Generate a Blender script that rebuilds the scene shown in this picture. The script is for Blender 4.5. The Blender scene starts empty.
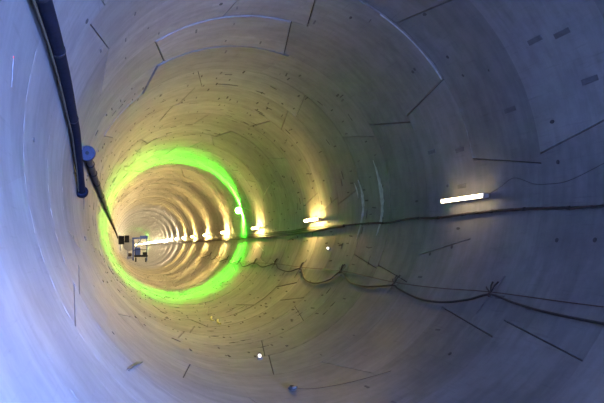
import bpy, bmesh, math, random
from mathutils import Vector, Matrix

# ------------------------------------------------------------------ camera, world, light, exposure
R = 2.8                      # inner radius of the tunnel (m); axis along +Y at height R
RW = 0.5334 * R              # width of one lining ring
Y0 = 3.359 * R               # near edge of ring number 0
scene = bpy.context.scene
col = scene.collection

cam_d = bpy.data.cameras.new('camera')
cam = bpy.data.objects.new('camera', cam_d)
col.objects.link(cam)
cam_d.sensor_width = 36.0
cam_d.lens = 620.9 * 36.0 / 604.0
cam_d.clip_start = 0.05
cam_d.clip_end = 500
M3 = Matrix(((0.961472, 0.0, -0.274904), (-0.274232, -0.069881, -0.959121), (-0.01921, 0.997555, -0.067188)))
cam.matrix_world = Matrix.Translation((-0.74371 * R, 0.0, R - 0.28698 * R)) @ M3.to_4x4()
scene.camera = cam

world = bpy.data.worlds.new('daylight_at_portal')
scene.world = world
world.use_nodes = True
bg = world.node_tree.nodes['Background']
bg.inputs['Color'].default_value = (0.55, 0.50, 0.75, 1)
bg.inputs['Strength'].default_value = 0.30

FLOOD_POWER = 105000.0
LAMP_STRENGTH = 620.0
LAMP_COLOR = ((1.0, 0.68, 0.20), (1.0, 0.78, 0.45))     # warm near tubes, paler ones deeper in
LAMP_OUTPUT = (0.028, 0.50, 0.9, 2.3, 2.6, 2.6, 0.55)   # near tubes dimmed to keep the near walls dark, deeper ones boosted
GREEN_STRENGTH = 235000.0

vs = scene.view_settings
vs.view_transform = 'Standard'
vs.look = 'None'
vs.gamma = 1.0
vs.use_curve_mapping = False
vs.exposure = 0.03
scene.cycles.use_denoising = True
scene.cycles.max_bounces = 10
scene.cycles.diffuse_bounces = 6

rnd = random.Random(11)
TAU = math.tau


def W(z, deg, r=1.0):
    """point at z tunnel radii along the axis, at an angle round the section, r radii out from the axis"""
    a = math.radians(deg)
    return Vector((R * r * math.cos(a), z * R, R + R * r * math.sin(a)))


# ------------------------------------------------------------------ materials
def mat_base(name):
    m = bpy.data.materials.new(name)
    m.use_nodes = True
    nt = m.node_tree
    return m, nt, nt.nodes['Principled BSDF']


def simple(name, color, rough=0.6, metal=0.0, var=0.25, scale=18.0, bump=0.0):
    m, nt, b = mat_base(name)
    N = nt.nodes.new
    geo = N('ShaderNodeNewGeometry')
    no = N('ShaderNodeTexNoise')
    no.inputs['Scale'].default_value = scale
    no.inputs['Detail'].default_value = 5
    nt.links.new(geo.outputs['Position'], no.inputs['Vector'])
    ra = N('ShaderNodeValToRGB')
    ra.color_ramp.elements[0].position = 0.3
    ra.color_ramp.elements[1].position = 0.7
    ra.color_ramp.elements[0].color = tuple(c * (1 - var) for c in color) + (1,)
    ra.color_ramp.elements[1].color = tuple(min(1, c * (1 + var)) for c in color) + (1,)
    nt.links.new(no.outputs['Fac'], ra.inputs['Fac'])
    nt.links.new(ra.outputs['Color'], b.inputs['Base Color'])
    b.inputs['Roughness'].default_value = rough
    b.inputs['Metallic'].default_value = metal
    if bump:
        bp = N('ShaderNodeBump')
        bp.inputs['Strength'].default_value = bump
        bp.inputs['Distance'].default_value = 0.01
        nt.links.new(no.outputs['Fac'], bp.inputs['Height'])
        nt.links.new(bp.outputs['Normal'], b.inputs['Normal'])
    return m


def emit(name, color, strength):
    m = bpy.data.materials.new(name)
    m.use_nodes = True
    nt = m.node_tree
    nt.nodes.clear()
    e = nt.nodes.new('ShaderNodeEmission')
    o = nt.nodes.new('ShaderNodeOutputMaterial')
    e.inputs['Color'].default_value = (*color, 1)
    e.inputs['Strength'].default_value = strength
    nt.links.new(e.outputs['Emission'], o.inputs['Surface'])
    return m


def concrete():
    m, nt, b = mat_base('precast_concrete')
    N, L = nt.nodes.new, nt.links.new
    geo = N('ShaderNodeNewGeometry')
    oi = N('ShaderNodeObjectInfo')
    # cylindrical coordinates of the wall: (length, arc length)
    sep = N('ShaderNodeSeparateXYZ')
    L(geo.outputs['Position'], sep.inputs[0])
    sub = N('ShaderNodeMath'); sub.operation = 'SUBTRACT'
    L(sep.outputs['Z'], sub.inputs[0]); sub.inputs[1].default_value = R
    at = N('ShaderNodeMath'); at.operation = 'ARCTAN2'
    L(sub.outputs[0], at.inputs[0]); L(sep.outputs['X'], at.inputs[1])
    arc = N('ShaderNodeMath'); arc.operation = 'MULTIPLY'
    L(at.outputs[0], arc.inputs[0]); arc.inputs[1].default_value = R
    cyl = N('ShaderNodeCombineXYZ')
    L(sep.outputs['Y'], cyl.inputs[0]); L(arc.outputs[0], cyl.inputs[1])

    def noise(vec, scale, detail, rough=0.6, mp=None):
        n = N('ShaderNodeTexNoise')
        n.inputs['Scale'].default_value = scale
        n.inputs['Detail'].default_value = detail
        n.inputs['Roughness'].default_value = rough
        if mp:
            mm = N('ShaderNodeMapping')
            mm.inputs['Scale'].default_value = mp
            L(vec, mm.inputs['Vector'])
            vec = mm.outputs['Vector']
        L(vec, n.inputs['Vector'])
        return n.outputs['Fac']

    def ramp(fac, p0, c0, p1, c1):
        r = N('ShaderNodeValToRGB')
        r.color_ramp.elements[0].position = p0
        r.color_ramp.elements[0].color = (*c0, 1)
        r.color_ramp.elements[1].position = p1
        r.color_ramp.elements[1].color = (*c1, 1)
        L(fac, r.inputs['Fac'])
        return r.outputs['Color']

    def mix(a, bcol, fac, mode='MULTIPLY'):
        x = N('ShaderNodeMix'); x.data_type = 'RGBA'; x.blend_type = mode
        x.inputs['Factor'].default_value = fac if isinstance(fac, float) else 1.0
        if not isinstance(fac, float):
            L(fac, x.inputs['Factor'])
        L(a, x.inputs[6])
        if isinstance(bcol, tuple):
            x.inputs[7].default_value = (*bcol, 1)
        else:
            L(bcol, x.inputs[7])
        return x.outputs[2]
    pos = geo.outputs['Position']
    big = noise(pos, 0.55, 5)
    c = ramp(big, 0.32, (0.20, 0.193, 0.183), 0.70, (0.285, 0.276, 0.262))
    # mottled surface marks
    c = mix(c, ramp(noise(pos, 3.2, 8, 0.65), 0.36, (0.74, 0.74, 0.75), 0.60, (1, 1, 1)), 0.8)
    # streaks running round the ring, left by water and handling
    c = mix(c, ramp(noise(cyl.outputs[0], 1.0, 6, 0.6, (6.0, 0.55, 1)), 0.34, (0.70, 0.69, 0.68), 0.58, (1, 1, 1)), 0.6)
    # fine scuffs along the tunnel
    c = mix(c, ramp(noise(cyl.outputs[0], 1.0, 4, 0.6, (2.0, 26.0, 1)), 0.28, (0.66, 0.65, 0.64), 0.42, (1, 1, 1)), 0.5)
    # pale lime bloom in patches
    c = mix(c, (0.40, 0.40, 0.395), ramp(noise(cyl.outputs[0], 1.0, 7, 0.7, (1.7, 0.7, 1)), 0.60, (0, 0, 0), 0.78, (0.5, 0.5, 0.5)), 'MIX')
    # each segment was cast separately
    mr = N('ShaderNodeMapRange')
    L(oi.outputs['Random'], mr.inputs['Value'])
    mr.inputs['To Min'].default_value = 0.80
    mr.inputs['To Max'].default_value = 1.14
    cc = N('ShaderNodeCombineColor')
    for i in range(3):
        L(mr.outputs['Result'], cc.inputs[i])
    c = mix(c, cc.outputs['Color'], 1.0)
    L(c, b.inputs['Base Color'])
    mr2 = N('ShaderNodeMapRange')
    L(noise(pos, 1.3, 4), mr2.inputs['Value'])
    mr2.inputs['To Min'].default_value = 0.36
    mr2.inputs['To Max'].default_value = 0.62
    L(mr2.outputs['Result'], b.inputs['Roughness'])
    b.inputs['Specular IOR Level'].default_value = 0.42
    bp = N('ShaderNodeBump')
    bp.inputs['Strength'].default_value = 0.25
    bp.inputs['Distance'].default_value = 0.006
    L(noise(pos, 9.0, 8, 0.6), bp.inputs['Height'])
    L(bp.outputs['Normal'], b.inputs['Normal'])
    return m


def dull(m):
    m.node_tree.nodes['Principled BSDF'].inputs['Specular IOR Level'].default_value = 0.12
    return m


M = dict(
    conc=concrete(),
    joint=simple('dark_joint_gasket', (0.03, 0.028, 0.027), 0.9),  # dark gasket and grout colour inside the joints
    mortar=simple('dark_patch_mortar', (0.125, 0.122, 0.12), 0.85, var=0.15, scale=9),
    mortar_pale=simple('pale_drip', (0.24, 0.24, 0.24), 0.9),
    hole=simple('plugged_socket', (0.07, 0.068, 0.065), 0.8),
    lime=simple('lime_and_glint_streak', (0.50, 0.51, 0.53), 0.7, var=0.3, scale=9),  # lime stains, and the painted lit edge of one proud segment
    rubber=dull(simple('dark_rubber', (0.005, 0.006, 0.014), 0.9, var=0.3)),
    cable=simple('black_cable', (0.03, 0.026, 0.024), 0.55, var=0.4, scale=40),
    cable2=simple('brown_cable', (0.085, 0.045, 0.035), 0.6, var=0.4, scale=40),
    cord=simple('tan_cord', (0.07, 0.055, 0.03), 0.8),
    rust=simple('rusty_pipe', (0.045, 0.032, 0.02), 0.75, 0.0, var=0.6, scale=6, bump=0.4),
    steelblue=simple('blue_painted_steel', (0.006, 0.01, 0.035), 0.7, 0.0),
    steel=simple('dull_steel', (0.25, 0.25, 0.26), 0.45, 0.7),
    dark=dull(simple('dark_machine', (0.014, 0.015, 0.018), 0.7)),
    white=simple('white_housing', (0.7, 0.7, 0.68), 0.5, var=0.08),
    blue=simple('bright_blue_paint', (0.02, 0.05, 0.20), 0.6),
    yellow=simple('yellow_plastic', (0.75, 0.66, 0.2), 0.4),
    stone=simple('grey_rubble', (0.045, 0.042, 0.036), 0.8, var=0.5, scale=25, bump=0.8),
    wood=simple('weathered_wood', (0.10, 0.09, 0.08), 0.8),
    red=simple('red_cap', (0.5, 0.05, 0.04), 0.5),
    glassw=emit('marker_led', (1.0, 0.97, 0.92), 2.5),
    tubes=[emit('fluorescent_tube_%d' % q, LAMP_COLOR[q in (0, 5, 6)], LAMP_STRENGTH * k) for q, k in enumerate(LAMP_OUTPUT)],
    green_far=emit('far_green_lamp_glass', (0.05, 1.0, 0.02), GREEN_STRENGTH * 0.35),
    green=emit('green_lamp_glass', (0.05, 1.0, 0.02), GREEN_STRENGTH),
    flood=emit('floodlight_glass', (0.19, 0.335, 1.0), FLOOD_POWER),
)


# ------------------------------------------------------------------ helpers
def tag(o, label=None, cat=None, group=None, kind=None):
    if label: o['label'] = label
    if cat: o['category'] = cat
    if group: o['group'] = group
    if kind: o['kind'] = kind
    return o


def empty(name, loc=(0, 0, 0), **kw):
    o = bpy.data.objects.new(name, None)
    o.location = loc
    o.empty_display_size = 0.2
    col.objects.link(o)
    return tag(o, **kw)


def origin(o):
    p = Vector(o.location)
    while o.parent:
        o = o.parent
        p += Vector(o.location)
    return p


def mesh_obj(name, verts, faces, mat, parent=None, smooth=None, base=None, **kw):
    """verts in world space; the object sits at base (or at its parent)"""
    off = Vector(base) if base is not None else (origin(parent) if parent else Vector((0, 0, 0)))
    me = bpy.data.meshes.new(name)
    me.from_pydata([tuple(Vector(v) - off) for v in verts], [], faces)
    me.materials.append(mat)
    if smooth is not None:
        me.polygons.foreach_set('use_smooth', [True] * len(me.polygons))
        me.set_sharp_from_angle(angle=math.radians(smooth))
    me.update()
    o = bpy.data.objects.new(name, me)
    col.objects.link(o)
    if parent:
        o.parent = parent
        if base is not None:
            o.location = off - origin(parent)
    elif base is not None:
        o.location = off
    return tag(o, **kw)


class MB:
    def __init__(s):
        s.v, s.f = [], []

    def add(s, v, f):
        n = len(s.v)
        s.v += v
        s.f += [tuple(i + n for i in q) for q in f]
        return s

    def box(s, c, ax, ay, az, bev=0.0):
        """box at centre c with half-extent vectors ax, ay, az; bevelled along the az faces"""
        c, ax, ay, az = map(Vector, (c, ax, ay, az))
        if bev <= 0:
            v = [c + i * ax + j * ay + k * az for k in (-1, 1) for j in (-1, 1) for i in (-1, 1)]
            return s.add(v, [(0, 2, 3, 1), (4, 5, 7, 6), (0, 1, 5, 4), (2, 6, 7, 3), (0, 4, 6, 2), (1, 3, 7, 5)])
        la, lb, lc = ax.length, ay.length, az.length
        rings = []
        for k, ins in ((-1, bev), (-1 + bev / lc, 0), (1 - bev / lc, 0), (1, bev)):
            pa, pb = 1 - ins / la, 1 - ins / lb
            rings.append([c + i * ax * pa + j * ay * pb + k * az for i, j in ((-1, -1), (1, -1), (1, 1), (-1, 1))])
        v = [p for r_ in rings for p in r_]
        f = [(3, 2, 1, 0), (12, 13, 14, 15)]
        for r_ in range(3):
            for q in range(4):
                f.append((r_ * 4 + q, r_ * 4 + (q + 1) % 4, r_ * 4 + 4 + (q + 1) % 4, r_ * 4 + 4 + q))
        return s.add(v, f)

    def tube(s, pts, rad, n=8, cap=True):
        pts = [Vector(p) for p in pts]
        rads = rad if isinstance(rad, (list, tuple)) else [rad] * len(pts)
        v, f = [], []
        t0 = (pts[1] - pts[0]).normalized()
        ref = Vector((0, 0, 1)) if abs(t0.z) < 0.9 else Vector((1, 0, 0))
        nx = t0.cross(ref).normalized()
        for i, p in enumerate(pts):
            t = (pts[min(i + 1, len(pts) - 1)] - pts[max(i - 1, 0)])
            t = t.normalized() if t.length > 1e-9 else t0
            nx = (nx - t * nx.dot(t)).normalized()
            ny = t.cross(nx)
            for k in range(n):
                a = TAU * k / n
                v.append(p + (nx * math.cos(a) + ny * math.sin(a)) * rads[i])
        for i in range(len(pts) - 1):
            for k in range(n):
                k2 = (k + 1) % n
                f.append((i * n + k, i * n + k2, (i + 1) * n + k2, (i + 1) * n + k))
        if cap:
            f.append(tuple(range(n - 1, -1, -1)))
            f.append(tuple((len(pts) - 1) * n + k for k in range(n)))
        return s.add(v, f)

    def lathe(s, c, axis, prof, n=14):
        """prof: (distance along axis, radius)"""
        c, axis = Vector(c), Vector(axis).normalized()
        return s.tube([c + axis * a for a, _ in prof], [r_ for _, r_ in prof], n)

    def build(s, name, mat, parent=None, smooth=35, **kw):
        return mesh_obj(name, s.v, s.f, mat, parent, smooth, **kw)


def catmull(pts, step):
    """smooth path through points of any dimension"""
    out = []
    P = [pts[0]] + list(pts) + [pts[-1]]
    for i in range(1, len(P) - 2):
        p0, p1, p2, p3 = P[i - 1:i + 3]
        for k in range(step):
            t = k / step
            out.append(tuple(0.5 * (2 * b + (c - a) * t + (2 * a - 5 * b + 4 * c - d) * t * t + (3 * b - a - 3 * c + d) * t ** 3)
                             for a, b, c, d in zip(p0, p1, p2, p3)))
    out.append(tuple(pts[-1]))
    return out


def wall_axes(deg):
    a = math.radians(deg)
    radial = Vector((math.cos(a), 0, math.sin(a)))
    tang = Vector((-math.sin(a), 0, math.cos(a)))
    return radial, tang, Vector((0, 1, 0))


# ------------------------------------------------------------------ the tunnel lining: every concrete segment a piece of its own
lining = empty('wall_tunnel', (0, 0, 0), kind='structure', label='round tunnel wall of grey precast concrete ring segments')
SL = 2.7                     # half of the skew of a joint across one ring, degrees
known = {                    # ring: [(mid angle of the joint, skew sign)] read from the place
    -3: [(7.5, -1), (58, -1), (108, -1), (147, -1), (207, -1), (262, 1), (318.7, 1)],
    -2: [(5, 1), (52, 1), (99.5, 1), (146.7, -1), (204, -1), (261, -1), (319.1, 1)],
    -1: [(30.3, -1), (77, -1), (100, 1), (147, 1), (195, 1), (243, 1), (291, -1), (341, -1)],
    0: [(27.9, 1), (77.1, -1), (123.1, -1), (172, -1), (222, 1), (275, 1), (331, 1)],
    1: [(28.3, 1), (75, 1), (126, 1), (177, -1), (228, -1), (279, 1), (335, 1)],
    2: [(5, -1), (53, -1), (101, -1), (149, -1), (197, 1), (250, 1), (304, 1)],
    3: [(3, -1), (52.5, -1), (104, 1), (155, 1), (206, 1), (258, 1), (310, -1)],
}
proud = {(-1, 0): 0.026, (0, 1): 0.014, (1, 1): 0.026, (-2, 0): -0.004, (2, 2): 0.008}
I_NEAR, I_FAR = -12, 24
segments = {}


def lathe_ring_segment(i, k, a, sa, b, sb):
    """one segment of ring i between joint a (skew sa) and joint b (skew sb)"""
    y0, y1 = Y0 + i * RW, Y0 + (i + 1) * RW
    inn = R - proud.get((i, k), rnd.uniform(-0.003, 0.003))
    tilt = rnd.uniform(-0.004, 0.004)
    n = 12
    GAP, CH = (0.009, 0.003) if i > 3 else (0.007, 0.001) if i > 0 else (0.0015, 0.0006) if i > -2 else (0.0001, 0.0001)     # the nearest rings sit tight together
    if proud.get((i, k), 0) > 0.01:
        CH = 0.008                                               # wider chamfer on proud segments, shaped so their lip catches light
    gd = math.degrees((max(GAP, 0.008) if i > -4 else GAP) / R)
    cd = math.degrees(CH / R)
    if i < 4:
        inn, tilt = R - proud.get((i, k), 0.0), 0.0
    loops = []
    for lev in range(3):
        gy = GAP + (CH if lev == 0 else 0)
        ga = gd + (cd if lev == 0 else 0)
        rad = (inn, inn + CH, R + 0.09)[lev]
        rows = []
        for (yy, s) in ((y0 + gy, -1), (y1 - gy, 1)):
            aa = a + s * sa * SL + ga
            bb = b + s * sb * SL - ga
            row = []
            for q in range(n + 1):
                ang = math.radians(aa + (bb - aa) * q / n)
                rr = rad + (tilt * (q / n - 0.5) * 2 if lev < 2 else 0)
                row.append(Vector((rr * math.cos(ang), yy, R + rr * math.sin(ang))))
            rows.append(row)
        loops.append(rows)
    v, f = [], []
    for rows in loops:
        v += rows[0] + rows[1]
    m = n + 1

    def ID(lev, row, q):
        return lev * 2 * m + row * m + q
    for q in range(n):
        f.append((ID(0, 0, q), ID(0, 0, q + 1), ID(0, 1, q + 1), ID(0, 1, q)))
    for lev in (0, 1):
        for q in range(n):
            f.append((ID(lev, 0, q), ID(lev + 1, 0, q), ID(lev + 1, 0, q + 1), ID(lev, 0, q + 1)))
            f.append((ID(lev, 1, q), ID(lev, 1, q + 1), ID(lev + 1, 1, q + 1), ID(lev + 1, 1, q)))
        f.append((ID(lev, 0, 0), ID(lev, 1, 0), ID(lev + 1, 1, 0), ID(lev + 1, 0, 0)))
        f.append((ID(lev, 0, n), ID(lev + 1, 0, n), ID(lev + 1, 1, n), ID(lev, 1, n)))
    return mesh_obj('segment', v, f, M['conc'], lining, 30)


for i in range(I_NEAR, I_FAR + 1):
    if i in known:
        J = sorted(known[i])
    else:
        ph = rnd.uniform(0, 360)
        key = rnd.randrange(7)
        J = sorted(((ph + kk * 360 / 7 + rnd.uniform(-1, 1)) % 360, (1 if ((kk - key) % 7) < 4 else -1)) for kk in range(7))
    for k in range(len(J)):
        a, sa = J[k]
        b, sb = J[(k + 1) % len(J)]
        if b < a:
            b += 360
        segments[(i, k)] = (lathe_ring_segment(i, k, a, sa, b, sb), a, b)

# grout behind the joints, closed round the rings
nb = 72
ya, yb = Y0 + I_NEAR * RW - 0.05, 110.2 * R
v = [Vector((((R + 0.045) * math.cos(TAU * q / nb)), yy, R + (R + 0.045) * math.sin(TAU * q / nb))) for yy in (ya, yb) for q in range(nb)]
mesh_obj('grout_layer', v, [(q, (q + 1) % nb, nb + (q + 1) % nb, nb + q) for q in range(nb)], M['joint'], lining, 60)

# rings too far away to pick apart
mb = MB()
i = I_FAR + 1
while Y0 + (i + 1) * RW < 110 * R:
    y0, y1 = Y0 + i * RW, Y0 + (i + 1) * RW
    inn = R - rnd.uniform(-0.008, 0.012)
    prof = [(y0 + 0.008, R + 0.04), (y0 + 0.008, inn + 0.01), (y0 + 0.02, inn), (y1 - 0.02, inn), (y1 - 0.008, inn + 0.01), (y1 - 0.008, R + 0.04)]
    ns = 56
    vv = [Vector((rr * math.cos(TAU * q / ns), yy, R + rr * math.sin(TAU * q / ns))) for yy, rr in prof for q in range(ns)]
    ff = [(p * ns + q, p * ns + (q + 1) % ns, (p + 1) * ns + (q + 1) % ns, (p + 1) * ns + q) for p in range(len(prof) - 1) for q in range(ns)]
    mb.add(vv, ff)
    i += 1
mb.build('distant_rings', M['conc'], lining, 40, kind='stuff')
END_Y = Y0 + i * RW

# far end of the drive: a closing bulkhead with stiffeners
bulk = empty('wall_far', (0, END_Y, 0), kind='structure', label='grey bulkhead closing the far end of the tunnel')
mb = MB()
mb.lathe((0, END_Y, R), (0, 1, 0), [(0, R + 0.03), (0.25, R + 0.03)], 48)
mb.build('bulkhead_plate', M['steel'], bulk)
for x in (-1.4, 0, 1.4):
    hh = math.sqrt(R * R - x * x) - 0.1
    MB().box((x, END_Y - 0.06, R), (0.07, 0, 0), (0, 0.06, 0), (0, 0, hh)).build('stiffener', M['steel'], bulk)


def seg_at(z, deg):
    i = math.floor((z * R - Y0) / RW)
    for k in range(9):
        if (i, k) in segments:
            o, a, b = segments[(i, k)]
            for d in (deg, deg + 360, deg - 360):
                if a <= d < b:
                    return o, i, k
    return None, i, None


# patched bolt pockets, one shared mesh; sub-parts of their segments
pm = MB().box((0, 0, 0), (0.125, 0, 0), (0, 0.05, 0), (0, 0, 0.006), 0.004)
pocket_me = bpy.data.meshes.new('bolt_pocket')
pocket_me.from_pydata([tuple(p) for p in pm.v], [], pm.f)
pocket_me.materials.append(M['mortar'])
hm = MB().lathe((0, 0, -0.004), (0, 0, 1), [(0, 0.028), (0.008, 0.026), (0.009, 0.016), (0.002, 0.014)], 10)
hole_me = bpy.data.meshes.new('lifting_socket')
hole_me.from_pydata([tuple(p) for p in hm.v], [], hm.f)
hole_me.materials.append(M['hole'])
dash = MB()
n_pocket = n_hole = 0


def stick_on_wall(name, me, z, deg, sx=1.0, sy=1.0, twist=0.0):
    o, i, k = seg_at(z, deg)
    if o is None:
        return None
    inn = R - proud.get((i, k), 0.0)
    radial, tang, ax = wall_axes(deg)
    rot = Matrix((ax, tang, -radial)).transposed().to_4x4() @ Matrix.Rotation(twist, 4, 'Z')
    p = bpy.data.objects.new(name, me)
    col.objects.link(p)
    p.parent = o
    p.matrix_local = Matrix.Translation(W(z, deg, (inn - 0.003) / R)) @ rot @ Matrix.Diagonal((sx, sy, 1, 1))
    return p


for z, d in [(3.232, 13.2), (2.933, 11.2), (2.958, 0.2), (2.109, 31.1), (1.963, 29.8), (2.435, 17.7), (1.924, 18.0)]:
    stick_on_wall('bolt_pocket', pocket_me, z, d, 0.95, 0.62)
    n_pocket += 1
for z, d in [(2.662, 31.4), (2.467, 29.3), (2.185, 1.8), (3.218, -21.2), (2.993, -18.8), (2.159, -17.1), (1.945, -17.2), (2.471, -51.4), (2.69, 38), (2.99, 40)]:
    stick_on_wall('lifting_socket', hole_me, z, d % 360)
    n_hole += 1
for i in range(-4, 6):
    zc = (Y0 + (i + 0.5) * RW) / R
    ph = rnd.uniform(0, 12)
    for q in range(28):
        d = ph + q * 360 / 28
        for s in (-1, 1):
            if -26 < (d + 180) % 360 - 180 < 45 and i < 0:
                continue
            if 150 < d % 360 < 262 and i < 2:
                continue
            if rnd.random() < 0.30 and n_pocket < 290:
                zz = zc + s * 0.15 + rnd.uniform(-0.02, 0.02)
                sc = rnd.uniform(0.3, 0.7)
                if stick_on_wall('bolt_pocket', pocket_me, zz, d % 360, sc, sc * rnd.uniform(0.4, 0.8), rnd.uniform(-0.12, 0.12)):
                    n_pocket += 1
        if rnd.random() < 0.15 and n_hole < 200:
            if stick_on_wall('lifting_socket', hole_me, zc + rnd.uniform(-0.2, 0.2), (d + rnd.uniform(2, 9)) % 360, rnd.uniform(1, 2.2), rnd.uniform(0.7, 1.1)):
                n_hole += 1


def dash_at(z, deg, hx, hy, twist=0.0):
    radial, tang, ax = wall_axes(deg)
    c, s = math.cos(twist), math.sin(twist)
    dash.box(W(z, deg, (R - 0.006) / R), (ax * c + tang * s) * hx, (tang * c - ax * s) * hy, radial * 0.004)


for q in range(1500):
    z = rnd.uniform(3.9, 15.5)
    fr = ((z * R - Y0) / RW) % 1
    if not 0.06 < fr < 0.94:
        continue
    if rnd.random() < 0.75:
        dash_at(z, rnd.uniform(0, 360), rnd.uniform(0.04, 0.10), rnd.uniform(0.008, 0.017), rnd.uniform(-0.1, 0.1))
    else:
        dash_at(z, rnd.uniform(0, 360), rnd.uniform(0.007, 0.014), rnd.uniform(0.05, 0.13), rnd.uniform(-0.2, 0.2))
dash.build('bolt_marks', M['hole'], lining, kind='stuff')


# white lime streaks run down from two ring joints on the right
def lime_and_glint_streak(path, widths, lift=0.0):
    rows = []
    pts = catmull([(z, d, w_) for (z, d), w_ in zip(path, widths)], 5)
    v, f = [], []
    for q, (z, d, w_) in enumerate(pts):
        w_ = max(0.004, w_ * (0.8 + 0.4 * rnd.random()))
        for s, rr in ((-1, R - 0.001), (-0.5, R - 0.0125), (0.5, R - 0.0125), (1, R - 0.001)):
            v.append(W(z + s * w_, d, (rr - lift) / R))
        if q:
            a = (q - 1) * 4
            for k in range(3):
                f.append((a + k, a + k + 1, a + 5 + k, a + 4 + k))
    return mesh_obj('lime_and_glint_streak', v, f, M['lime'], lining, 50)


lime_and_glint_streak([(4.07, 17), (4.06, 12), (4.045, 6.5), (4.035, 0), (4.035, -6), (4.06, -11), (4.08, -14)], [0.002, 0.022, 0.032, 0.035, 0.03, 0.02, 0.004])
lime_and_glint_streak([(4.44, 11), (4.41, 6), (4.40, 1.9), (4.40, -2.5), (4.43, -9), (4.46, -15)], [0.004, 0.02, 0.03, 0.025, 0.02, 0.004])
lime_and_glint_streak([(4.53, 10), (4.50, 6), (4.49, 3)], [0.003, 0.016, 0.003])


# pale strip painting a lit highlight on the arris of the proud segment
lime_and_glint_streak([(2.829, d) for d in (60, 56, 52, 48, 44, 40, 36, 33.2)], [0.002, 0.003, 0.0035, 0.004, 0.004, 0.005, 0.006, 0.003], 0.024)


# ------------------------------------------------------------------ the row of fluorescent lamps along the right wall
ORD = ['first', 'second', 'third', 'fourth', 'fifth', 'sixth', 'seventh', 'eighth', 'ninth', 'tenth', 'eleventh', 'twelfth']
lamp_meshes = {}


def fluorescent(z, deg, label, dim=4, detail=True):
    base = W(z, deg, 1.0)
    radial, tang, ax = wall_axes(deg)
    t = empty('fluorescent_lamp', base, label=label, cat='lamp', group='fluorescent lamps along the right wall')
    t['category'] = 'lamp'
    inward = -radial
    hl = 0.60
    MB().box(base + inward * 0.105, ax * hl, tang * 0.026, inward * 0.022, 0.006).build('housing', M['white'], t)
    pts = [base + inward * 0.165 + ax * (hl - 0.03) * s for s in (-1, -0.985, 0.985, 1)]
    MB().tube(pts, [0.016, 0.026, 0.026, 0.016], 10).build('tube', M['tubes'][6 if dim < 0 else 0 if dim == 0 else min(dim, 4) if dim < 7 else 5], t)
    if detail:
        for s in (-1, 1):
            MB().box(base + inward * 0.15 + ax * s * (hl - 0.012), ax * 0.014, tang * 0.034, inward * 0.028, 0.004).build('end_cap', M['white'], t)
        for s in (-0.7, 0.7):
            MB().box(base + inward * 0.045 + ax * s * hl, ax * 0.02, tang * 0.02, inward * 0.043).build('bracket', M['steel'], t)
    return t


LAMP_Z = [2.865, 5.57, 8.15, 10.95]
while LAMP_Z[-1] + 2.62 < 108:
    LAMP_Z.append(LAMP_Z[-1] + 2.62)
for q, z in enumerate(LAMP_Z):
    dg = 355.7 if q < 4 else min(357.0, 355.7 + 0.3 * (q - 3))
    if q == 0:
        lab = 'nearest fluorescent tube lamp, whole slim tube visible on dim right wall'
    elif q < 7:
        lab = '%s glowing fluorescent tube lamp from the near end, on right wall' % ORD[q]
    else:
        lab = 'tiny distant fluorescent lamp in the merged bright row deep in tunnel'
    fluorescent(z, dg, lab, dim=q, detail=q < 9)
# unseen lamps added to the row, to warm the light on the right wall
fluorescent(0.20, 355.7, 'added unseen fluorescent tube lamp on right wall level with the photographer', dim=-1)
fluorescent(-2.45, 355.7, 'added unseen fluorescent tube lamp on right wall behind the photographer', dim=-1)


# ------------------------------------------------------------------ green lamps that throw a green ring round the tunnel
def green_lamp(z, deg, label, glow='green'):
    base = W(z, deg, 1.0)
    radial, tang, ax = wall_axes(deg)
    inward = -radial
    t = empty('green_lamp', base, label=label, cat='lamp')
    MB().box(base + inward * 0.03 + ax * 0.09, ax * 0.10, tang * 0.08, inward * 0.03, 0.008).build('housing', M['dark'], t)
    c = base + inward * 0.13
    MB().lathe(c - ax * 0.02, ax, [(0, 0.027), (0.05, 0.027)], 16).build('lens', M[glow], t)
    MB().lathe(c + ax * 0.031, ax, [(0, 0.115), (0.004, 0.12), (0.012, 0.11), (0.03, 0.04)], 20).build('reflector', M['white'], t)
    MB().lathe(c - ax * 0.031, ax, [(0, 0.03), (0.004, 0.058), (0.010, 0.058)], 16).build('front_cap', M['dark'], t)
    MB().box(base + inward * 0.10 + ax * 0.11, ax * 0.02, tang * 0.02, inward * 0.09).build('stem', M['steel'], t)
    return t


green_lamp(9.35, 14.0, 'bright green lamp above the cables, source of the large green ring')
green_lamp(46.0, 30.0, 'tiny far green lamp deep in the tunnel on right wall', 'green_far')


# ------------------------------------------------------------------ cables
def cable(name, path, rad, mat, label=None, cat=None, parent=None, n=7, steps=6, **kw):
    """path of (z, deg, r)"""
    pts = [W(*p) for p in catmull(path, steps)]
    return MB().tube(pts, rad, n).build(name, mat, parent, 60, label=label, cat=cat, **kw) if parent else \
        MB().tube(pts, rad, n).build(name, mat, None, 60, base=pts[0], label=label, cat=cat, **kw)


main_pts = [(0.0, -10.4), (1.2, -10.2), (1.924, -9.96), (2.3, -9.12), (2.6, -8.66), (2.869, -8.7), (3.189, -9.09), (3.551, -8.52), (3.884, -9.27), (4.244, -8.71),
            (4.906, -8.55), (5.785, -8.04), (6.4, -8.9), (6.993, -8.7), (7.8, -9.2), (8.783, -8.83), (9.5, -9.5), (10.334, -9.1), (11.7, -9.3), (13.133, -8.8),
            (15.2, -9.2), (17.3, -8.6), (20, -8.7), (24, -8.4), (28, -8.4), (33, -8.4), (40, -8.4), (47, -8.4), (70, -8.4), (108, -8.4)]
mp = catmull([(z, d, 0.988) for z, d in main_pts], 10)
bundle = empty('cable_bundle', W(0, -10.4, 1.0), label='long dark bundle of twisted power cables running below the lamps', cat='cable')
length = [0.0]
for q in range(1, len(mp)):
    length.append(length[-1] + (mp[q][0] - mp[q - 1][0]) * R)
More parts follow.
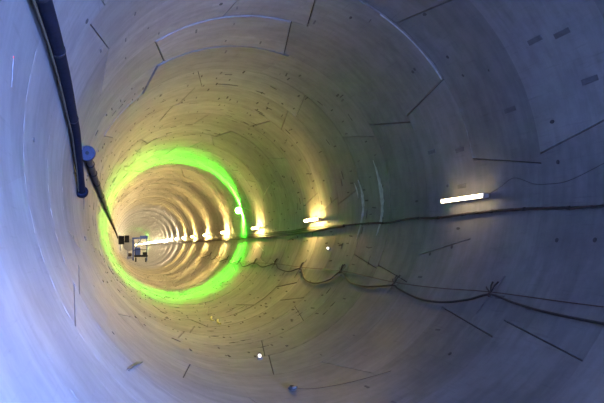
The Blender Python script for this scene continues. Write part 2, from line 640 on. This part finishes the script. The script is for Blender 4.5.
# resample so the twist reads as twist near the camera
dense = []
for q in range(len(mp) - 1):
    a, b = mp[q], mp[q + 1]
    dl = length[q + 1] - length[q]
    k = max(1, int(dl / 0.07)) if a[0] < 11 else max(1, int(dl / 0.5))
    for t in range(k):
        s = t / k
        dense.append((tuple(x + (y - x) * s for x, y in zip(a, b)), length[q] + dl * s))
for st in range(3):
    pts = []
    for (z, d, r), l in dense:
        amp = 0.0105 if z < 11 else 0.02
        ph = TAU * l / 0.62 + st * TAU / 3 if z < 11 else st * TAU / 3
        p = W(z, d, r)
        radial, tang, ax = wall_axes(d)
        pts.append(p + radial * math.cos(ph) * amp + tang * math.sin(ph) * amp)
    MB().tube(pts, 0.0108, 6).build('strand', (M['cable'], M['cable2'], M['cable'])[st], bundle, 60)
for q in range(26):
    zt = 1.05 + 0.2667 * q * 1.0
    best = min(dense, key=lambda e: abs(e[0][0] - zt))[0]
    MB().lathe(W(*best) - Vector((0, 0.02, 0)), (0, 1, 0), [(0, 0.024), (0.04, 0.024)], 8).build('cable_tie', M['cable'], bundle)

# thicker trunk cables that join below the second lamp
for s, (off, rad, lab) in enumerate([(-1.1, 0.034, 'thick black trunk cable tucked under the twisted bundle'), (-2.3, 0.034, 'black trunk cable lowest of those under the lamp row')]):
    path = [(4.75 + 0.25 * s, -8.7 - 0.3, 0.98)] + [(z, d + off + 0.2 * math.sin(z * 2.1 + s), 0.987) for z, d in main_pts if z > 5.2]
    cable('trunk_cable', path, rad, M['cable'], lab, 'cable', steps=5)

cable('feed_wire', [(1.2, 8, 0.994), (1.6, 4.5, 0.994), (1.929, -0.55, 0.994), (2.12, -3.1, 0.994), (2.24, -3.2, 0.994), (2.342, -2.6, 0.994), (2.487, -0.2, 0.994), (2.60, -2.2, 0.992), (2.70, -3.9, 0.985)],
      0.0032, M['cable'], 'thin feed wire looping up from the nearest lamp to the right', 'wire')

cable('messenger_wire', [(0.6, -31.5, 0.99), (1.796, -32.0, 0.99), (2.48, -31.8, 0.99), (2.95, -32.6, 0.99), (3.5, -32.6, 0.99), (4.5, -30.6, 0.99), (5.62, -31.0, 0.99), (6.69, -30.6, 0.99),
                         (7.75, -31.6, 0.99), (8.84, -31.4, 0.99), (9.95, -31.2, 0.99), (11.1, -30.6, 0.99), (12.16, -29.2, 0.99), (14.1, -28.5, 0.99)],
      0.006, M['cable2'], 'thin taut messenger wire above the sagging lower cable', 'wire')

low = [(0.6, -35, 0.988), (1.3, -35.8, 0.988), (1.761, -35.6, 0.988), (2.074, -35.0, 0.988), (2.281, -33.9, 0.988), (2.465, -32.6, 0.986), (2.618, -34.9, 0.988), (2.83, -37.0, 0.988), (3.089, -37.2, 0.988),
       (3.392, -34.9, 0.988), (3.48, -33.9, 0.986), (3.69, -35.1, 0.988), (3.923, -36.0, 0.988), (4.22, -35.2, 0.988), (4.50, -31.0, 0.986), (4.66, -35.6, 0.988), (4.945, -38.7, 0.988), (5.3, -37.4, 0.988),
       (5.61, -32.0, 0.986), (5.947, -34.6, 0.988), (6.42, -33.6, 0.988), (6.686, -30.8, 0.986), (7.2, -34.2, 0.988), (7.75, -32.0, 0.986), (8.31, -36.2, 0.988), (8.84, -32.5, 0.986),
       (9.45, -35.2, 0.988), (9.95, -31.6, 0.986), (10.6, -34.8, 0.988), (11.1, -31.2, 0.986), (11.7, -34.0, 0.988), (12.16, -28.8, 0.986), (13.2, -33.8, 0.988), (14.1, -28.4, 0.988)]
cable('sagging_cable', low, 0.016, M['cable'], 'dark lower cable sagging in loops between hooks on right wall', 'cable', steps=7)


def cable_hook(z, deg, label, big=1.0):
    base = W(z, deg, 1.0)
    radial, tang, ax = wall_axes(deg)
    inw = -radial
    t = empty('cable_hook', base, label=label, cat='hook', group='hooks holding the lower cable')
    MB().box(base + inw * 0.011, ax * 0.035, tang * 0.05, inw * 0.009, 0.003).build('wall_plate', M['steel'], t)
    pts = [base + inw * 0.01 + tang * 0.03, base + inw * 0.05 + tang * 0.01, base + inw * 0.07 - tang * 0.035, base + inw * 0.045 - tang * 0.05, base + inw * 0.02 - tang * 0.03]
    MB().tube(pts, 0.009, 6).build('hook', M['cable2'], t)
    MB().tube([base + inw * 0.03 - tang * 0.30 * big + ax * 0.10, base + inw * 0.035, base + inw * 0.03 + tang * 0.26 * big - ax * 0.11], 0.009, 6).build('rod', M['steel'], t)
    for s, k in ((-0.07, 0.16), (0.05, 0.15), (0.13, 0.07)):
        MB().tube([base + inw * 0.04, base + inw * 0.06 + tang * k * 0.6 + ax * s * 0.6, base + inw * 0.05 + tang * k + ax * s], [0.008, 0.01, 0.012], 5).build('wire_tail', M['cable'], t)
    return t


for q, (z, dg) in enumerate([(2.467, -32.2), (3.48, -33.2), (4.51, -30.7), (5.62, -31.5), (6.69, -30.5), (7.75, -31.6), (8.84, -31.8), (9.95, -31.2), (11.1, -30.6), (12.16, -28.8)]):
    cable_hook(z, dg, '%s wire hook from the near end holding the sagging lower cable' % ORD[q], 1.0 if q in (0, 3) else 0.6)


# ------------------------------------------------------------------ hose and pipe high on the left wall
hose_path = [(0.3, 161, 0.974), (0.9, 161.8, 0.974), (1.425, 162.2, 0.974), (1.535, 162.3, 0.974), (1.815, 162.63, 0.974), (2.181, 163.72, 0.974), (2.566, 165.64, 0.974), (2.89, 167.4, 0.974), (3.331, 172.6, 0.974), (3.69, 178.5, 0.974)]
hose = empty('hose', W(0.3, 161, 1.0), label='thick dark blue hose hanging along the near left wall', cat='hose')
pts = [W(*p) for p in catmull(hose_path, 8)]
MB().tube(pts, 0.058, 14).build('hose_tube', M['rubber'], hose, 60)
e_dir = (pts[-1] - pts[-3]).normalized()
MB().lathe(pts[-1] - e_dir * 0.06, e_dir, [(0, 0.058), (0.01, 0.085), (0.05, 0.098), (0.10, 0.092), (0.14, 0.062), (0.15, 0.02)], 16).build('end_coupling', M['rubber'], hose)
for q in (20, 34, 50):
    dd = (pts[q + 1] - pts[q - 1]).normalized()
    MB().lathe(pts[q] - dd * 0.02, dd, [(0, 0.062), (0.04, 0.062)], 14).build('clamp', M['dark'], hose)
cable('tan_cord', [(z, d + 1.45, 0.982) for z, d, r in hose_path[:-1]] + [(3.62, 178.6, 0.988)], 0.010, M['cord'], 'thin tan cord running along the dark blue hose', 'cord', steps=8)

pipe_path = [(3.627, 166.14, 0.97), (4.131, 166.9, 0.97), (5.033, 167.79, 0.97), (6.862, 168.8, 0.97), (10.7, 170.7, 0.97), (17.5, 173.3, 0.97), (23.6, 178.5, 0.97)]
pipe = empty('steel_pipe', W(3.627, 166.14, 1.0), label='rusty brown pipe receding along the left wall from a round flange', cat='pipe')
pts = [W(*p) for p in catmull(pipe_path, 10)]
MB().tube(pts, 0.058, 12).build('pipe_run', M['rust'], pipe, 60)
ax0 = (pts[1] - pts[0]).normalized()
fl = MB().lathe(pts[0] - ax0 * 0.09, ax0, [(0, 0.05), (0.002, 0.115), (0.035, 0.125), (0.08, 0.115), (0.13, 0.06)], 18).build('flange', M['steelblue'], pipe)
side = ax0.cross(Vector((0, 0, 1))).normalized()
upv = side.cross(ax0)
for q in range(6):
    a = TAU * q / 6
    MB().lathe(pts[0] - ax0 * 0.105 + (side * math.cos(a) + upv * math.sin(a)) * 0.09, ax0, [(0, 0.010), (0.02, 0.011)], 6).build('bolt', M['dark'], fl)
MB().lathe(pts[0] - ax0 * 0.098, ax0, [(0, 0.03), (0.01, 0.03)], 12).build('bore', M['dark'], fl)
for q in (8, 14, 20, 27, 33, 40, 46):
    if q < len(pts) - 1:
        dd = (pts[q + 1] - pts[q - 1]).normalized()
        MB().lathe(pts[q] - dd * 0.05, dd, [(0, 0.066), (0.02, 0.072), (0.08, 0.072), (0.10, 0.066)], 12).build('sleeve', M['dark'], pipe)

# ------------------------------------------------------------------ machines far down the tunnel
ZF = 27.0


def P(a, b, z):
    return Vector((a * R, z * R, R + b * R))


cab = empty('control_cabinet', P(-0.82, -0.30, 25.0), label='dark machine cabinet far off where the left pipe ends', cat='cabinet')
MB().box(P(-0.86, -0.03, 25.0), (0.30, 0, 0), (0, 0.5, 0), (0, 0, 0.46), 0.03).build('body', M['dark'], cab)
MB().box(P(-0.655, 0.01, 24.9), (0.24, 0, 0), (0, 0.4, 0), (0, 0, 0.38), 0.03).build('side_unit', M['dark'], cab)
MB().box(P(-0.86, -0.02, 25.0) - Vector((0, 0.51, 0)), (0.12, 0, 0), (0, 0.012, 0), (0, 0, 0.22)).build('door', M['dark'], cab)
MB().box(P(-0.88, 0.145, 25.0), (0.24, 0, 0), (0, 0.55, 0), (0, 0, 0.035)).build('top_cover', M['white'], cab)
for x in (-0.90, -0.62):
    bb = -math.sqrt(1 - x * x)
    MB().box((x * R, 25 * R, R + R * (bb - 0.16) / 2), (0.05, 0, 0), (0, 0.05, 0), (0, 0, R * (-0.16 - bb) / 2)).build('leg', M['steel'], cab)

gan = empty('gantry', P(0, -1, 30), label='far blue steel gantry with a cross beam at mid height', cat='gantry')
MB().box(P(-0.05, 0.10, 30), (0.98, 0, 0), (0, 0.35, 0), (0, 0, 0.10), 0.02).build('cross_beam', M['blue'], gan)
MB().box(P(0.12, 0.17, 30), (0.50, 0, 0), (0, 0.30, 0), (0, 0, 0.12), 0.02).build('hoist_box', M['blue'], gan)
for x in (-0.36, 0.26):
    zb = -math.sqrt(1 - x * x)
    MB().box((x * R, 30 * R, R + R * (0.07 + zb) / 2), (0.09 if x < 0 else 0.05, 0, 0), (0, 0.09, 0), (0, 0, R * (0.07 - zb) / 2)).build('post', M['blue'], gan)
MB().tube([P(-0.36, -0.55, 30) - Vector((0, 0.1, 0)), P(0.0, 0.06, 30) - Vector((0, 0.1, 0))], 0.06, 6).build('brace', M['blue'], gan)

car = empty('rail_trolley', P(-0.05, -1, 28.0), label='small dark wheeled trolley standing on the far tunnel bottom', cat='trolley')
MB().box(P(-0.06, -0.70, 28), (0.78, 0, 0), (0, 0.9, 0), (0, 0, 0.12), 0.02).build('deck', M['dark'], car)
MB().box(P(-0.20, -0.49, 28), (0.34, 0, 0), (0, 0.5, 0), (0, 0, 0.46), 0.04).build('engine_box', M['blue'], car)
MB().box(P(0.10, -0.60, 28), (0.22, 0, 0), (0, 0.4, 0), (0, 0, 0.17), 0.03).build('seat_box', M['dark'], car)
for x in (-0.27, 0.15):
    for yy in (-0.6, 0.6):
        w0 = Vector((x * R, 28 * R + yy, R - R * math.sqrt(1 - x * x) + 0.30))
        MB().lathe(w0 - Vector((0.07, 0, 0)), (1, 0, 0), [(0, 0.2), (0.02, 0.27), (0.12, 0.27), (0.14, 0.2)], 14).build('wheel', M['dark'], car)
for x in (-0.30, 0.18):
    MB().tube([P(x, -0.70, 27.75), P(x, -0.42, 27.75)], 0.035, 6).build('rail_post', M['dark'], car)
MB().tube([P(-0.30, -0.42, 27.75), P(0.18, -0.42, 27.75)], 0.035, 6).build('handrail', M['dark'], car)

pump = empty('pump', P(-0.56, -0.83, 26.5), label='small brown pump lying left of the far trolley', cat='pump')
MB().lathe(P(-0.62, -0.62, 26.5), (1, 0.1, 0), [(0, 0.12), (0.05, 0.2), (0.4, 0.2), (0.46, 0.12)], 14).build('motor', M['rust'], pump)
MB().box(P(-0.54, -0.735, 26.5), (0.34, 0, 0), (0, 0.25, 0), (0, 0, 0.12), 0.02).build('base_frame', M['steel'], pump)


# ------------------------------------------------------------------ small things on the tunnel floor and walls
def rock(name, c, rad, mat, parent=None, seed=0, squash=0.6, **kw):
    bm = bmesh.new()
    bmesh.ops.create_icosphere(bm, subdivisions=2, radius=1)
    rr = random.Random(seed)
    for vtx in bm.verts:
        vtx.co *= rr.uniform(0.75, 1.1)
        vtx.co.z *= squash
    vv = [Vector(c) + vtx.co * rad for vtx in bm.verts]
    bm.verts.ensure_lookup_table()
    ff = [tuple(x.index for x in fc.verts) for fc in bm.faces]
    bm.free()
    return mesh_obj(name, vv, ff, mat, parent, 25, **kw)


sock = empty('junction_lump', W(2.977, 272.6, 1.0), label='small dark lump with a trailing wire on the tunnel bottom', cat='debris')
rock('lump', W(2.977, 272.6, 0.99), 0.065, M['stone'], sock, 3)
MB().box(W(2.95, 272.6, 0.98), (0.025, 0.01, 0.003), (-0.005, 0.02, 0), (0, 0, 0.012), 0.005).build('clip', M['steel'], sock)
MB().tube([W(*p) for p in catmull([(2.96, 273.5, 0.99), (2.93, 277, 0.9965), (2.88, 283, 0.997), (2.80, 291, 0.997), (2.72, 297, 0.997)], 5)], 0.003, 5).build('trailing_wire', M['cable'], sock, 60)

a_, b_ = W(2.044, 222.6, 0.993), W(2.47, 226.9, 0.993)
mid = (a_ + b_) / 2 + (Vector((0, (a_ + b_).y / 2, R)) - (a_ + b_) / 2).normalized() * 0.004
a_ = mid + (a_ - mid) * 1.0
b_ = mid + (b_ - mid) * 1.0
MB().tube([a_, mid, b_], [0.007, 0.009, 0.007], 6).build('wood_stick', M['wood'], None, 50, base=a_, label='short dark stick lying on the pale blue lower left wall', cat='stick')

for z, dg, lab in [(5.038, -19.87, 'small white marker light on wall below the second lamp'), (3.834, -86.3, 'round white marker light on the tunnel bottom')]:
    b0 = W(z, dg, 1.0)
    radial, tang, ax = wall_axes(dg)
    t = empty('marker_light', b0, label=lab, cat='marker light')
    MB().lathe(b0, -radial, [(0, 0.05), (0.02, 0.05), (0.025, 0.03), (0.03, 0.03)], 14).build('mount', M['steel'], t)
    face = (-ax * 0.85 - radial * 0.5).normalized()
    MB().lathe(b0 - radial * 0.06 - face * 0.02, face, [(0, 0.02), (0.01, 0.03), (0.02, 0.03), (0.024, 0.02)], 14).build('lens', M['glassw'], t)

for z, dg, lab in [(6.0, -86.4, 'left one of two yellow plastic offcuts on the tunnel bottom'), (5.73, -85.0, 'right one of two yellow plastic offcuts on the tunnel bottom')]:
    p = [(z - 0.14, dg - 0.5, 0.994), (z - 0.05, dg - 0.9, 0.991), (z + 0.07, dg - 0.2, 0.991), (z + 0.16, dg + 0.8, 0.994)]
    cable('yellow_offcut', p, 0.028, M['yellow'], lab, 'offcut', steps=4)

t = empty('wall_plug', W(1.519, 171.35, 1.0), label='tiny red capped plug on the pale blue left wall', cat='plug')
radial, tang, ax = wall_axes(171.35)
MB().lathe(W(1.519, 171.35, 1.0), -radial, [(0, 0.008), (0.006, 0.008), (0.008, 0.005)], 10).build('cap', M['red'], t)
MB().tube([W(1.519, 171.5, 0.9985), W(1.53, 173.0, 0.9985), W(1.545, 175.0, 0.9985)], [0.0015, 0.002, 0.001], 5).build('drip', M['mortar_pale'], t)

# ------------------------------------------------------------------ work floodlight with barn doors added to shape its beam, on a tripod behind the photographer
fp = P(0.40, -0.40, -2.4)
foot = W(-2.4, 293.6, 0.998)
t = empty('work_floodlight', foot, label='blue-white work floodlight with added barn doors on a tripod behind the camera', cat='floodlight')
az, el = math.radians(-20), math.radians(-2)
aim = Vector((math.sin(az) * math.cos(el), math.cos(az) * math.cos(el), math.sin(el)))
sx = aim.cross(Vector((0, 0, 1))).normalized()
sz = sx.cross(aim)
MB().box(fp - aim * 0.06, sx * 0.18, sz * 0.21, aim * 0.06, 0.015).build('housing', M['dark'], t)
MB().box(fp + aim * 0.004, sx * 0.08, sz * 0.18, aim * 0.003).build('glass', M['flood'], t)
MB().box(fp + aim * 0.40 + sx * 0.25, aim * 0.40, sz * 0.40, sx * 0.004).build('added_barn_door', M['dark'], t)  # unseen plate added to keep the beam off the right wall
MB().box(fp + aim * 0.40 + sz * 0.03, aim * 0.40, sx * 0.40, sz * 0.004).build('added_barn_door', M['dark'], t)  # unseen plate added to dim the beam high on the left
for s in (-1, 1):
    MB().tube([fp - aim * 0.06 + sx * s * 0.195, fp - aim * 0.06 + sx * s * 0.195 - sz * 0.22, fp - aim * 0.06 - sz * 0.26], 0.012, 6).build('yoke', M['steel'], t)
top = fp - aim * 0.06 - sz * 0.26
MB().tube([top, foot + (top - foot) * 0.15], 0.02, 8).build('post', M['steel'], t)
for q in range(3):
    a = TAU * q / 3
    MB().tube([foot + (top - foot) * 0.55, W(-2.4 + 0.16 * math.cos(a), 293.6 + 10 * math.sin(a), 0.993)], 0.014, 6).build('leg', M['steel'], t)
